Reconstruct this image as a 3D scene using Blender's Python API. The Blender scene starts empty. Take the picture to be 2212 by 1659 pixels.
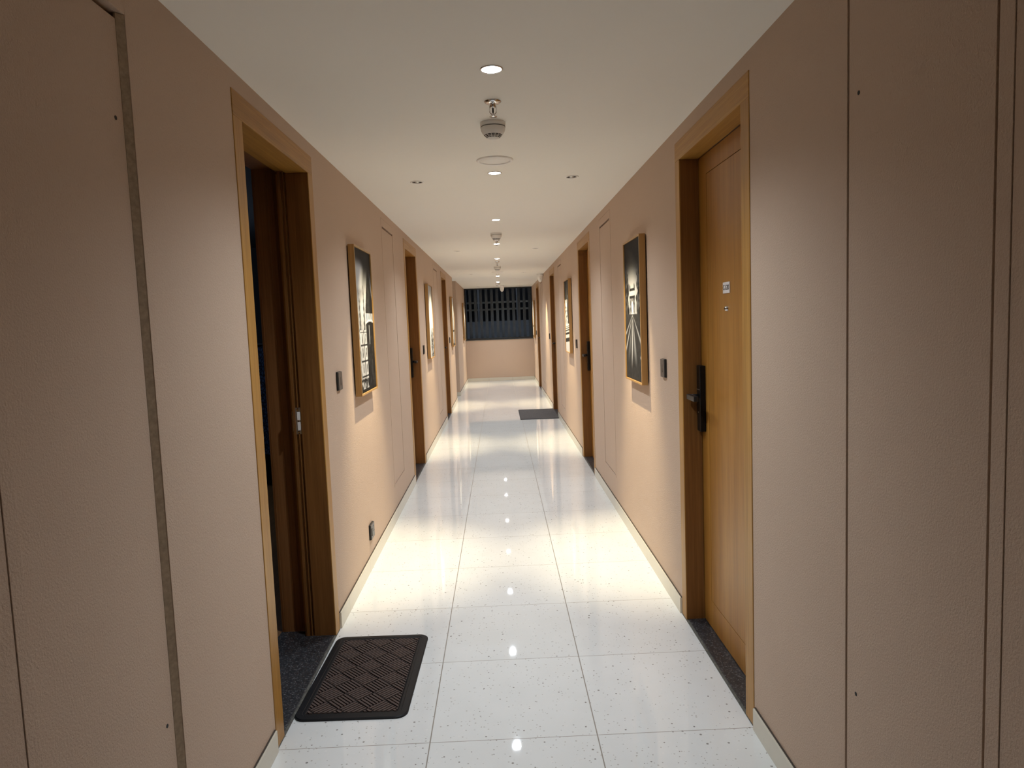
import bpy, bmesh, math, random
import numpy as np
from mathutils import Vector, Matrix

PI = math.pi
S = bpy.context.scene
COL = S.collection

# ------------------------------------------------------------------ geometry constants (metres)
XL, XR, CH = -0.850, 0.8624, 2.353          # corridor walls and ceiling height
YE, YB = 18.04, -3.2                          # far end wall, wall behind the camera
PITCH = 4.19                                  # the corridor repeats every 4.19 m
TX, TY, TS = -0.3052, 2.4158, 0.60            # floor tile joints
OP0, OP1 = 13.47, 14.57                       # side passage on the left

# ------------------------------------------------------------------ camera
cam_d = bpy.data.cameras.new('camera'); cam = bpy.data.objects.new('camera', cam_d); COL.objects.link(cam)
F_PX, pitch, roll, yaw, HC = 1530.03, 0.0879, -0.0383, 0.0152, 1.488
cam_d.sensor_width = 36.0; cam_d.sensor_fit = 'HORIZONTAL'; cam_d.lens = F_PX / 2212 * 36.0
cam_d.clip_start = 0.02; cam_d.clip_end = 200
fw = Vector((math.sin(yaw) * math.cos(pitch), math.cos(yaw) * math.cos(pitch), -math.sin(pitch)))
x0 = Vector((math.cos(yaw), -math.sin(yaw), 0)); u0 = x0.cross(fw)
cx = math.cos(roll) * x0 + math.sin(roll) * u0; cu = -math.sin(roll) * x0 + math.cos(roll) * u0
M = Matrix((cx, cu, -fw)).transposed().to_4x4(); M.translation = (0, 0, HC)
cam.matrix_world = M
S.camera = cam

# ------------------------------------------------------------------ world, exposure, light levels
S.view_settings.view_transform = 'Standard'; S.view_settings.look = 'None'
S.view_settings.gamma = 1.0; S.view_settings.use_curve_mapping = False
S.view_settings.exposure = 0.08
W = bpy.data.worlds.new('night'); S.world = W; W.use_nodes = True
W.node_tree.nodes['Background'].inputs[0].default_value = (0.72, 0.84, 1.0, 1)
W.node_tree.nodes['Background'].inputs[1].default_value = 0.10
DOWN_W, DOWN_COL, DOWN_ANGLE, DOWN_BLEND = 87.0, (0.87, 0.965, 1.05), 142.0, 1.0
SPOT_W, SPOT_COL, SPOT_ANGLE, SPOT_BLEND, SPOT_TILT = 200.0, (1.0, 0.84, 0.55), 54.0, 0.9, 11.0
ROOM_FILL_W = 12.0
S.cycles.max_bounces = 10; S.cycles.diffuse_bounces = 7; S.cycles.glossy_bounces = 3
S.cycles.use_denoising = True; S.cycles.use_adaptive_sampling = True; S.cycles.adaptive_threshold = 0.06
S.cycles.sample_clamp_indirect = 4.0
S.cycles.caustics_reflective = False; S.cycles.caustics_refractive = False

# ------------------------------------------------------------------ material helpers
def nt(name):
    m = bpy.data.materials.new(name); m.use_nodes = True
    t = m.node_tree; b = t.nodes['Principled BSDF']
    return m, t, b
def N(t, typ, **kw):
    n = t.nodes.new(typ)
    for k, v in kw.items():
        setattr(n, k, v)
    return n
def math_(t, op, a, b=None, c=None):
    n = N(t, 'ShaderNodeMath', operation=op)
    for i, v in enumerate((a, b, c)):
        if v is None: continue
        if isinstance(v, (int, float)): n.inputs[i].default_value = v
        else: t.links.new(v, n.inputs[i])
    return n.outputs[0]
def mix_(t, fac, a, b, mode='MIX'):
    n = N(t, 'ShaderNodeMix', data_type='RGBA', blend_type=mode)
    if isinstance(fac, (int, float)): n.inputs[0].default_value = fac
    else: t.links.new(fac, n.inputs[0])
    for i, v in ((6, a), (7, b)):
        if isinstance(v, tuple): n.inputs[i].default_value = (*v[:3], 1)
        else: t.links.new(v, n.inputs[i])
    return n.outputs[2]
def coords(t, scale=(1, 1, 1), world=True):
    if world:
        g = N(t, 'ShaderNodeNewGeometry').outputs['Position']
    else:
        g = N(t, 'ShaderNodeTexCoord').outputs['Object']
    mp = N(t, 'ShaderNodeMapping'); mp.inputs['Scale'].default_value = scale
    t.links.new(g, mp.inputs['Vector'])
    return mp.outputs[0]
def noise(t, vec, scale, detail=3, rough=0.55):
    n = N(t, 'ShaderNodeTexNoise'); n.inputs['Scale'].default_value = scale
    n.inputs['Detail'].default_value = detail; n.inputs['Roughness'].default_value = rough
    t.links.new(vec, n.inputs['Vector']); return n.outputs['Fac']
def ramp(t, fac, stops):
    r = N(t, 'ShaderNodeValToRGB'); t.links.new(fac, r.inputs[0])
    while len(r.color_ramp.elements) < len(stops): r.color_ramp.elements.new(0.5)
    for e, (p, c) in zip(r.color_ramp.elements, stops):
        e.position = p; e.color = (*c, 1) if len(c) == 3 else c
    return r.outputs[0]
def bump(t, b, h, strength, dist):
    n = N(t, 'ShaderNodeBump'); n.inputs['Strength'].default_value = strength; n.inputs['Distance'].default_value = dist
    t.links.new(h, n.inputs['Height']); t.links.new(n.outputs[0], b.inputs['Normal'])
def plain(name, col, rough=0.5, metal=0.0, spec=0.5, var=0.06, vscale=30):
    m, t, b = nt(name)
    f = noise(t, coords(t), vscale, 2)
    lo = tuple(c * (1 - var) for c in col); hi = tuple(min(1, c * (1 + var)) for c in col)
    t.links.new(ramp(t, f, [(0.3, lo), (0.7, hi)]), b.inputs['Base Color'])
    b.inputs['Roughness'].default_value = rough; b.inputs['Metallic'].default_value = metal
    b.inputs['Specular IOR Level'].default_value = spec
    return m
def emit(name, col, strength):
    m, t, b = nt(name)
    b.inputs['Base Color'].default_value = (0.8, 0.8, 0.8, 1)
    b.inputs['Emission Color'].default_value = (*col, 1); b.inputs['Emission Strength'].default_value = strength
    return m
def wood(name, c_dark, c_mid, c_light, axis, rough=0.45, plank=0.0):
    """fine straight veneer grain running along one world axis"""
    m, t, b = nt(name)
    sc = {'z': (70, 70, 1.6), 'y': (70, 1.6, 70)}[axis]
    sc2 = {'z': (9, 9, 0.35), 'y': (9, 0.35, 9)}[axis]
    f = noise(t, coords(t, sc), 2.0, 6, 0.62); g = noise(t, coords(t, sc2), 1.5, 3)
    f2 = math_(t, 'ADD', math_(t, 'MULTIPLY', f, 0.55), math_(t, 'MULTIPLY', g, 0.45))
    col = ramp(t, f2, [(0.34, c_dark), (0.5, c_mid), (0.66, c_light)])
    if plank:
        st = N(t, 'ShaderNodeSeparateXYZ'); t.links.new(coords(t), st.inputs[0])
        cell = math_(t, 'FLOOR', math_(t, 'DIVIDE', st.outputs[1], plank))
        wn = N(t, 'ShaderNodeTexWhiteNoise', noise_dimensions='1D'); t.links.new(cell, wn.inputs['W'])
        k = ramp(t, wn.outputs['Value'], [(0, (0.86, 0.86, 0.86)), (1, (1.06, 1.06, 1.06))])
        col = mix_(t, 1.0, col, k, 'MULTIPLY')
    t.links.new(col, b.inputs['Base Color'])
    b.inputs['Roughness'].default_value = rough
    b.inputs['Specular IOR Level'].default_value = 0.4
    bump(t, b, f, 0.25, 0.0006)
    return m

# painted textured wall
mat_wall, t, b = nt('textured_pink_beige_paint')
f = noise(t, coords(t), 190, 4, 0.6); g = noise(t, coords(t), 1.3, 2)
t.links.new(ramp(t, g, [(0.3, (0.545, 0.41, 0.312)), (0.7, (0.57, 0.43, 0.328))]), b.inputs['Base Color'])
b.inputs['Roughness'].default_value = 0.72; b.inputs['Specular IOR Level'].default_value = 0.3
bump(t, b, f, 0.7, 0.003)
mat_wall_dark = plain('recess_shadow_gap', (0.02, 0.016, 0.013), 0.9)
mat_edge = plain('aged_panel_edge', (0.40, 0.31, 0.215), 0.8, vscale=90, var=0.15)
# ceiling paint
mat_ceil, t, b = nt('cream_ceiling_paint')
g = noise(t, coords(t), 0.8, 2)
t.links.new(ramp(t, g, [(0.3, (0.90, 0.89, 0.83)), (0.7, (0.92, 0.91, 0.85))]), b.inputs['Base Color'])
b.inputs['Roughness'].default_value = 0.75
bump(t, b, noise(t, coords(t), 3.0, 3), 0.10, 0.006)

def tile_nodes(t, b, joints=True):
    pos = coords(t); st = N(t, 'ShaderNodeSeparateXYZ'); t.links.new(pos, st.inputs[0])
    X, Y = st.outputs[0], st.outputs[1]
    ax = math_(t, 'DIVIDE', math_(t, 'SUBTRACT', X, TX), TS); ay = math_(t, 'DIVIDE', math_(t, 'SUBTRACT', Y, TY), TS)
    def d(a):
        fr = math_(t, 'FRACT', a)
        return math_(t, 'MULTIPLY', math_(t, 'MINIMUM', fr, math_(t, 'SUBTRACT', 1.0, fr)), TS)
    jx = math_(t, 'LESS_THAN', d(ax), 0.0021); jy = math_(t, 'LESS_THAN', d(ay), 0.0014)
    j = math_(t, 'MAXIMUM', jx, jy)
    # tile to tile tone
    cmb = N(t, 'ShaderNodeCombineXYZ'); t.links.new(math_(t, 'FLOOR', ax), cmb.inputs[0]); t.links.new(math_(t, 'FLOOR', ay), cmb.inputs[1])
    wn = N(t, 'ShaderNodeTexWhiteNoise', noise_dimensions='2D'); t.links.new(cmb.outputs[0], wn.inputs['Vector'])
    base = ramp(t, wn.outputs['Value'], [(0, (0.755, 0.77, 0.765)), (1, (0.785, 0.80, 0.795))])
    cl = noise(t, pos, 6, 4); base = mix_(t, 1.0, base, ramp(t, cl, [(0.3, (0.96, 0.96, 0.955)), (0.7, (1, 1, 1))]), 'MULTIPLY')
    # dark flecks and pale chips of the terrazzo
    def flecks(scale, rad, prob):
        v = N(t, 'ShaderNodeTexVoronoi', voronoi_dimensions='3D'); v.inputs['Scale'].default_value = scale
        mp = coords(t, (1, 1, 0)); t.links.new(mp, v.inputs['Vector'])
        sc = N(t, 'ShaderNodeSeparateColor'); t.links.new(v.outputs['Color'], sc.inputs[0])
        return math_(t, 'MULTIPLY', math_(t, 'LESS_THAN', v.outputs['Distance'], math_(t, 'MULTIPLY', sc.outputs[1], rad)), math_(t, 'LESS_THAN', sc.outputs[0], prob))
    base = mix_(t, math_(t, 'MULTIPLY', flecks(36, 0.17, 0.75), 0.75), base, (0.13, 0.115, 0.095))
    base = mix_(t, math_(t, 'MULTIPLY', flecks(70, 0.24, 0.8), 0.5), base, (0.24, 0.21, 0.17))
    base = mix_(t, math_(t, 'MULTIPLY', flecks(58, 0.3, 0.3), 0.5), base, (0.82, 0.815, 0.80))
    if joints: base = mix_(t, j, base, (0.27, 0.24, 0.205))
    t.links.new(base, b.inputs['Base Color'])
    return j
mat_floor, t, b = nt('polished_terrazzo_tile')
j = tile_nodes(t, b)
rgh = math_(t, 'ADD', math_(t, 'MULTIPLY', j, 0.5), math_(t, 'MULTIPLY', noise(t, coords(t), 7, 4), 0.035))
t.links.new(math_(t, 'ADD', rgh, 0.012), b.inputs['Roughness'])
b.inputs['IOR'].default_value = 1.52
mat_skirt, t, b = nt('terrazzo_skirting_tile')
pos = coords(t); st = N(t, 'ShaderNodeSeparateXYZ'); t.links.new(pos, st.inputs[0])
fr = math_(t, 'FRACT', math_(t, 'DIVIDE', math_(t, 'SUBTRACT', st.outputs[1], TY), TS))
jj = math_(t, 'LESS_THAN', math_(t, 'MINIMUM', fr, math_(t, 'SUBTRACT', 1.0, fr)), 0.0022)
fr2 = math_(t, 'FRACT', math_(t, 'DIVIDE', math_(t, 'SUBTRACT', st.outputs[0], TX), TS))
jj2 = math_(t, 'LESS_THAN', math_(t, 'MINIMUM', fr2, math_(t, 'SUBTRACT', 1.0, fr2)), 0.004)
v = N(t, 'ShaderNodeTexVoronoi'); v.inputs['Scale'].default_value = 34; t.links.new(pos, v.inputs['Vector'])
fl = math_(t, 'LESS_THAN', v.outputs['Distance'], 0.07)
c0 = mix_(t, math_(t, 'MULTIPLY', fl, 0.4), (0.66, 0.62, 0.52), (0.3, 0.25, 0.2))
t.links.new(mix_(t, math_(t, 'MULTIPLY', math_(t, 'MAXIMUM', jj, jj2), 0.45), c0, (0.25, 0.2, 0.16)), b.inputs['Base Color'])
b.inputs['Roughness'].default_value = 0.25

mat_skirt_shadow = plain('skirting_shadow_line', (0.06, 0.045, 0.035), 0.9)  # shadow gap along the skirting top, put in as a dark strip
mat_frame_v = wood('oak_frame_upright', (0.29, 0.138, 0.024), (0.40, 0.20, 0.040), (0.50, 0.268, 0.062), 'z', 0.42)
mat_frame_h = wood('oak_frame_header', (0.29, 0.138, 0.024), (0.40, 0.20, 0.040), (0.50, 0.268, 0.062), 'y', 0.42)
mat_reveal = wood('darker_oak_reveal', (0.155, 0.062, 0.015), (0.215, 0.092, 0.024), (0.275, 0.128, 0.038), 'z', 0.42)  # darker tone of the frame oak for the inner jamb faces
mat_leaf = wood('golden_oak_veneer', (0.275, 0.112, 0.016), (0.375, 0.168, 0.027), (0.47, 0.232, 0.046), 'z', 0.38, plank=0.095)
mat_leaf_h = wood('golden_oak_veneer_crossed', (0.275, 0.112, 0.016), (0.375, 0.168, 0.027), (0.47, 0.232, 0.046), 'y', 0.38)
mat_groove = plain('veneer_groove', (0.05, 0.022, 0.008), 0.8)
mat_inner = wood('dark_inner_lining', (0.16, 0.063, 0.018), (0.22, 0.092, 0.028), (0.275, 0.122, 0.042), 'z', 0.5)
mat_pic = wood('picture_frame_oak', (0.34, 0.185, 0.060), (0.42, 0.24, 0.082), (0.50, 0.29, 0.11), 'z', 0.4)
mat_black = plain('black_lock_plastic', (0.006, 0.006, 0.006), 0.35, spec=0.25)
mat_gunmetal = plain('gunmetal_lever', (0.035, 0.035, 0.037), 0.38, 0.6)
mat_chrome = plain('chrome', (0.78, 0.78, 0.78), 0.12, 1.0, var=0.02)
mat_steel = plain('brushed_steel', (0.55, 0.54, 0.50), 0.35, 0.9)
mat_plate = plain('charcoal_switch_plastic', (0.075, 0.07, 0.066), 0.3)
mat_plate_dark = plain('switch_side_black', (0.008, 0.008, 0.008), 0.5)
mat_white = plain('white_plastic', (0.90, 0.89, 0.87), 0.4, var=0.02)
mat_white_sign = plain('white_sign_card', (0.80, 0.78, 0.78), 0.45, var=0.01)
mat_offwhite = plain('offwhite_detector_plastic', (0.88, 0.87, 0.83), 0.45, var=0.02)
mat_dark = plain('dark_opening', (0.012, 0.012, 0.012), 0.7)
mat_lamp = emit('lit_led_lens', (0.95, 0.98, 1.0), 40.0)
mat_rubber, t, b = nt('black_rubber_border')
b.inputs['Base Color'].default_value = (0.008, 0.008, 0.009, 1); b.inputs['Roughness'].default_value = 0.5; b.inputs['Specular IOR Level'].default_value = 0.22
br = N(t, 'ShaderNodeTexBrick'); br.inputs['Scale'].default_value = 75; br.inputs['Mortar Size'].default_value = 0.12
br.inputs['Color1'].default_value = (1, 1, 1, 1); br.inputs['Color2'].default_value = (0.6, 0.6, 0.6, 1); br.inputs['Mortar'].default_value = (0, 0, 0, 1)
t.links.new(coords(t), br.inputs['Vector']); bump(t, b, br.outputs['Color'], 0.8, 0.002)
mat_rubber_plain = plain('black_rubber', (0.02, 0.02, 0.021), 0.5, spec=0.25)
mat_rib, t, b = nt('brown_ribbed_carpet')
t.links.new(ramp(t, noise(t, coords(t), 420, 3), [(0.3, (0.060, 0.040, 0.034)), (0.7, (0.115, 0.080, 0.068))]), b.inputs['Base Color'])
b.inputs['Roughness'].default_value = 0.95; bump(t, b, noise(t, coords(t), 600, 2), 0.6, 0.001)
mat_mat2, t, b = nt('grey_carpet_mat')
t.links.new(ramp(t, noise(t, coords(t), 60, 4), [(0.3, (0.062, 0.059, 0.060)), (0.7, (0.10, 0.095, 0.096))]), b.inputs['Base Color'])
b.inputs['Roughness'].default_value = 0.95
mat_granite, t, b = nt('black_granite')
vv = N(t, 'ShaderNodeTexVoronoi'); vv.inputs['Scale'].default_value = 210; t.links.new(coords(t), vv.inputs['Vector'])
gs = N(t, 'ShaderNodeSeparateColor'); t.links.new(vv.outputs['Color'], gs.inputs[0])
t.links.new(ramp(t, gs.outputs[0], [(0.0, (0.012, 0.012, 0.014)), (0.62, (0.026, 0.026, 0.029)), (0.86, (0.05, 0.05, 0.054)), (1.0, (0.14, 0.14, 0.145))]), b.inputs['Base Color'])
b.inputs['Roughness'].default_value = 0.38
mat_grout_strip = plain('grey_threshold_edge', (0.10, 0.098, 0.085), 0.6, var=0.35, vscale=60)
mat_slat = plain('slate_louver_metal', (0.030, 0.043, 0.060), 0.5, 0.0, var=0.1, vscale=8)
mat_winframe = plain('black_window_metal', (0.012, 0.014, 0.016), 0.5)
mat_sill = plain('grey_stone_sill', (0.25, 0.23, 0.20), 0.5)
mat_nb_wall = plain('neighbour_grey_wall', (0.40, 0.43, 0.47), 0.8, var=0.15, vscale=3)
mat_nb_dark = plain('neighbour_dark_cladding', (0.03, 0.033, 0.04), 0.8, var=0.2, vscale=2)
mat_nb_ledge = plain('neighbour_pale_ledge', (0.55, 0.54, 0.46), 0.7)
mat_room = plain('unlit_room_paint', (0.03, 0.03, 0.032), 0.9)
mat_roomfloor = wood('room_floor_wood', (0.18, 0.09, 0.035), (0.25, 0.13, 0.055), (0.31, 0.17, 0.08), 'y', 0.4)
mat_curtain, t, b = nt('blue_patterned_fabric')
vv = N(t, 'ShaderNodeTexVoronoi', feature='DISTANCE_TO_EDGE'); vv.inputs['Scale'].default_value = 32; t.links.new(coords(t), vv.inputs['Vector'])
t.links.new(ramp(t, vv.outputs['Distance'], [(0.04, (0.012, 0.014, 0.022)), (0.2, (0.06, 0.09, 0.17))]), b.inputs['Base Color'])
b.inputs['Roughness'].default_value = 0.9

# ------------------------------------------------------------------ mesh helpers
def box(bm, x0, x1, y0, y1, z0, z1, bev=0.0, mi=0):
    xs, ys, zs = sorted((x0, x1)), sorted((y0, y1)), sorted((z0, z1))
    vs = [bm.verts.new((x, y, z)) for x in xs for y in ys for z in zs]
    fs = [bm.faces.new([vs[i] for i in q]) for q in ((0, 1, 3, 2), (4, 6, 7, 5), (0, 4, 5, 1), (2, 3, 7, 6), (0, 2, 6, 4), (1, 5, 7, 3))]
    for f in fs: f.material_index = mi
    if bev > 0:
        es = list({e for f in fs for e in f.edges})
        r = bmesh.ops.bevel(bm, geom=es, offset=bev, segments=2, affect='EDGES', profile=0.6)
        for f in r['faces']: f.material_index = mi
def lathe(bm, prof, seg=32, c=(0, 0, 0), mi=0):
    rings = []
    for r, z in prof:
        if r < 1e-6: rings.append([bm.verts.new((c[0], c[1], c[2] + z))])
        else: rings.append([bm.verts.new((c[0] + r * math.cos(2 * PI * i / seg), c[1] + r * math.sin(2 * PI * i / seg), c[2] + z)) for i in range(seg)])
    for a, b_ in zip(rings, rings[1:]):
        for i in range(seg):
            k = (i + 1) % seg
            q = [a[i % len(a)], a[k % len(a)], b_[k % len(b_)], b_[i % len(b_)]]
            q = list(dict.fromkeys(q))
            if len(q) >= 3:
                f = bm.faces.new(q); f.smooth = True; f.material_index = mi
def tube(bm, pts, r, seg=10, mi=0):
    pts = [Vector(p) for p in pts]; rings = []
    for i, p in enumerate(pts):
        d = (pts[min(i + 1, len(pts) - 1)] - pts[max(i - 1, 0)]).normalized()
        a = d.orthogonal().normalized() if abs(d.z) > 0.99 or True else None
        if rings:
            a = pa - d * pa.dot(d); a.normalize()
        pa = a; b_ = d.cross(a)
        rr = r[i] if isinstance(r, (list, tuple)) else r
        rings.append([bm.verts.new(p + rr * (math.cos(2 * PI * k / seg) * a + math.sin(2 * PI * k / seg) * b_)) for k in range(seg)])
    for A, B in zip(rings, rings[1:]):
        for k in range(seg):
            f = bm.faces.new((A[k], A[(k + 1) % seg], B[(k + 1) % seg], B[k])); f.smooth = True; f.material_index = mi
    bm.faces.new(list(reversed(rings[0]))); bm.faces.new(rings[-1])
def prism(bm, poly, axis_fn, d0, d1, mi=0):
    """extrude a 2-D polygon; axis_fn(u, v, d) -> point"""
    a = [bm.verts.new(axis_fn(u, v, d0)) for u, v in poly]; b_ = [bm.verts.new(axis_fn(u, v, d1)) for u, v in poly]
    n = len(poly)
    fs = [bm.faces.new(a), bm.faces.new(list(reversed(b_)))]
    for i in range(n): fs.append(bm.faces.new((a[i], b_[i], b_[(i + 1) % n], a[(i + 1) % n])))
    for f in fs: f.material_index = mi
def obj(name, bm, mats, parent=None, loc=(0, 0, 0)):
    bmesh.ops.recalc_face_normals(bm, faces=bm.faces[:])
    me = bpy.data.meshes.new(name); bm.to_mesh(me); bm.free()
    for m in (mats if isinstance(mats, (list, tuple)) else [mats]): me.materials.append(m)
    o = bpy.data.objects.new(name, me); COL.objects.link(o); o.location = loc
    if parent: o.parent = parent
    return o
def tag(o, label=None, cat=None, group=None, kind=None):
    if label: o['label'] = label
    if cat: o['category'] = cat
    if group: o['group'] = group
    if kind: o['kind'] = kind
    return o
def empty(name, loc=(0, 0, 0), rz=0.0):
    o = bpy.data.objects.new(name, None); COL.objects.link(o); o.location = loc; o.rotation_euler = (0, 0, rz)
    o.empty_display_size = 0.05
    return o
def copy_tree(o, parent=None):
    c = o.copy(); COL.objects.link(c)
    if parent: c.parent = parent
    for ch in list(o.children): copy_tree(ch, c)
    return c
def BM(): return bmesh.new()

# ------------------------------------------------------------------ layout of the repeats
D0 = 2.415                                       # near outer edge of the first door frames
DOORW = 0.995
def door_y(k): return D0 + PITCH * k
PAN = (1.185, 1.785, 0.25, 2.297)                # access panel, outer trim
def panel_y(k): return PAN[0] + PITCH * k
left_doors, right_doors = [0, 1, 2], [0, 1, 2, 3]
left_panels, right_panels = [0, 1, 2], [0, 1, 2, 3]

# ------------------------------------------------------------------ setting: floor, ceiling, walls
bm = BM(); box(bm, -1.0, 1.0, YB - 0.15, YE + 0.15, -0.10, 0); box(bm, -3.2, -1.0, OP0, OP1, -0.10, 0)
tag(obj('floor', bm, mat_floor), 'white polished terrazzo tile floor of the corridor', 'floor', kind='structure')
bm = BM(); box(bm, -1.0, 1.0, YB - 0.15, YE + 0.0, CH, CH + 0.1); box(bm, -3.2, -1.0, OP0, OP1, CH, CH + 0.1)
tag(obj('ceiling', bm, mat_ceil), 'cream painted flat ceiling of the corridor', 'ceiling', kind='structure')

def wall_cols(bm, xa, xb, y0, y1, holes):
    ys = sorted({y0, y1, *[h[0] for h in holes], *[h[1] for h in holes]})
    for a, b_ in zip(ys, ys[1:]):
        mid = (a + b_) / 2; hs = [h for h in holes if h[0] < mid < h[1]]
        if not hs: box(bm, xa, xb, a, b_, 0, CH)
        else:
            h = hs[0]
            if h[2] > 0: box(bm, xa, xb, a, b_, 0, h[2])
            if h[3] < CH: box(bm, xa, xb, a, b_, h[3], CH)
WT = 0.15
def holes(doors, panels):
    hs = [(door_y(k), door_y(k) + DOORW, 0, 2.29) for k in doors]
    hs += [(panel_y(k), panel_y(k) + 0.60, PAN[2], PAN[3]) for k in panels]
    return hs
bm = BM(); wall_cols(bm, XL - WT, XL, YB, OP0, holes(left_doors, left_panels)); box(bm, XL - WT, XL, OP1, YE, 0, CH)
box(bm, -3.2, XL - WT, OP1, OP1 + 0.15, 0, CH); box(bm, -3.2, XL - WT, OP0 - 0.15, OP0, 0, CH); box(bm, -3.35, -3.2, OP0 - 0.15, OP1 + 0.15, 0, CH)
tag(obj('wall_left', bm, mat_wall), 'left pink-beige textured corridor wall', 'wall', kind='structure')
bm = BM(); wall_cols(bm, XR, XR + WT, YB, YE, holes(right_doors, right_panels))
tag(obj('wall_right', bm, mat_wall), 'right pink-beige textured corridor wall', 'wall', kind='structure')
SILL = 1.035
bm = BM(); box(bm, XL - WT, XR + WT, YE, YE + 0.15, 0, SILL)
tag(obj('wall_end', bm, mat_wall), 'low pink-beige wall under the dark window at the corridor end', 'wall', kind='structure')
bm = BM(); box(bm, XL - WT, XR + WT, YB - 0.15, YB, 0, CH)
tag(obj('wall_back', bm, mat_wall), 'pink-beige wall closing the corridor behind the viewer', 'wall', kind='structure')

# baseboards
def skirt(xa, xb, runs, name, label):
    bm = BM()
    for a, b_ in runs:
        box(bm, xa, xb, a, b_, 0.0, 0.081, 0.002)
        xm = (xa + xb) / 2; box(bm, xm if xm > xa + 0.5 else (xa if xa < 0 else xm), (xm if xa < 0 else xb), a, b_, 0.0805, 0.0835, 0, 1)
    tag(obj(name, bm, [mat_skirt, mat_skirt_shadow]), label, 'baseboard', kind='structure')
def runs(doors, y0, y1):
    r = []; y = y0
    for k in doors:
        r.append((y, door_y(k) - 0.012)); y = door_y(k) + DOORW + 0.012
    r.append((y, y1)); return r
rl = runs(left_doors, YB, OP0) + [(OP1, YE)]
skirt(XL, XL + 0.011, rl, 'baseboard_left', 'cream tile skirting along the left wall')
skirt(XR - 0.011, XR, runs(right_doors, YB, YE), 'baseboard_right', 'cream tile skirting along the right wall')
bm = BM(); box(bm, XL + 0.011, XR - 0.011, YE - 0.011, YE, 0, 0.081, 0.002); box(bm, -1.6, XL, OP1 - 0.011, OP1, 0, 0.081, 0.002)
tag(obj('baseboard_end', bm, mat_skirt), 'cream tile skirting across the end wall', 'baseboard', kind='structure')

# end window
win = tag(empty('window_1', (0, YE, SILL)), 'wide dark window opening above the end wall', 'window', kind='structure')
bm = BM(); h = CH - SILL
box(bm, XL, XR, 0.02, 0.09, 0.012, 0.06, 0.004); box(bm, XL, XR, 0.02, 0.09, h - 0.028, h, 0.004)
box(bm, XL, XL + 0.03, 0.02, 0.09, 0.06, h - 0.028, 0.004); box(bm, XR - 0.03, XR, 0.02, 0.09, 0.06, h - 0.028, 0.004)
obj('window_frame', bm, mat_winframe, win)
bm = BM(); box(bm, XL, XR, -0.012, 0.15, 0.0, 0.012, 0.003); obj('window_sill', bm, mat_sill, win)

# ------------------------------------------------------------------ doors
def lever_lock(parent, s, xp, yfar):
    """black electronic lock; s = +1 right wall, -1 left wall; local x of leaf face xp; yfar = free edge"""
    bm = BM(); y1, y0 = yfar - 0.006, yfar - 0.064
    box(bm, s * (xp - 0.027), s * xp, y0, y1, 0.940, 1.250, 0.004)
    lock = obj('door_lock', bm, mat_black, parent); tag(lock, 'black slim electronic lock with lever')
    bm = BM()
    tube(bm, [(s * (xp - 0.027), y0 + 0.03, 1.105), (s * (xp - 0.062), y0 + 0.03, 1.105)], 0.012, 14)
    box(bm, s * (xp - 0.080), s * (xp - 0.058), y0 - 0.085, y0 + 0.045, 1.093, 1.117, 0.004)
    obj('lever_handle', bm, mat_gunmetal, lock)
    bm = BM(); box(bm, s * (xp - 0.0285), s * (xp - 0.027), y0 + 0.006, y1 - 0.006, 1.136, 1.139)
    box(bm, s * (xp - 0.0285), s * (xp - 0.027), y0 + 0.026, y0 + 0.034, 1.028, 1.032)
    obj('lock_seam', bm, mat_steel, lock)

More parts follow.
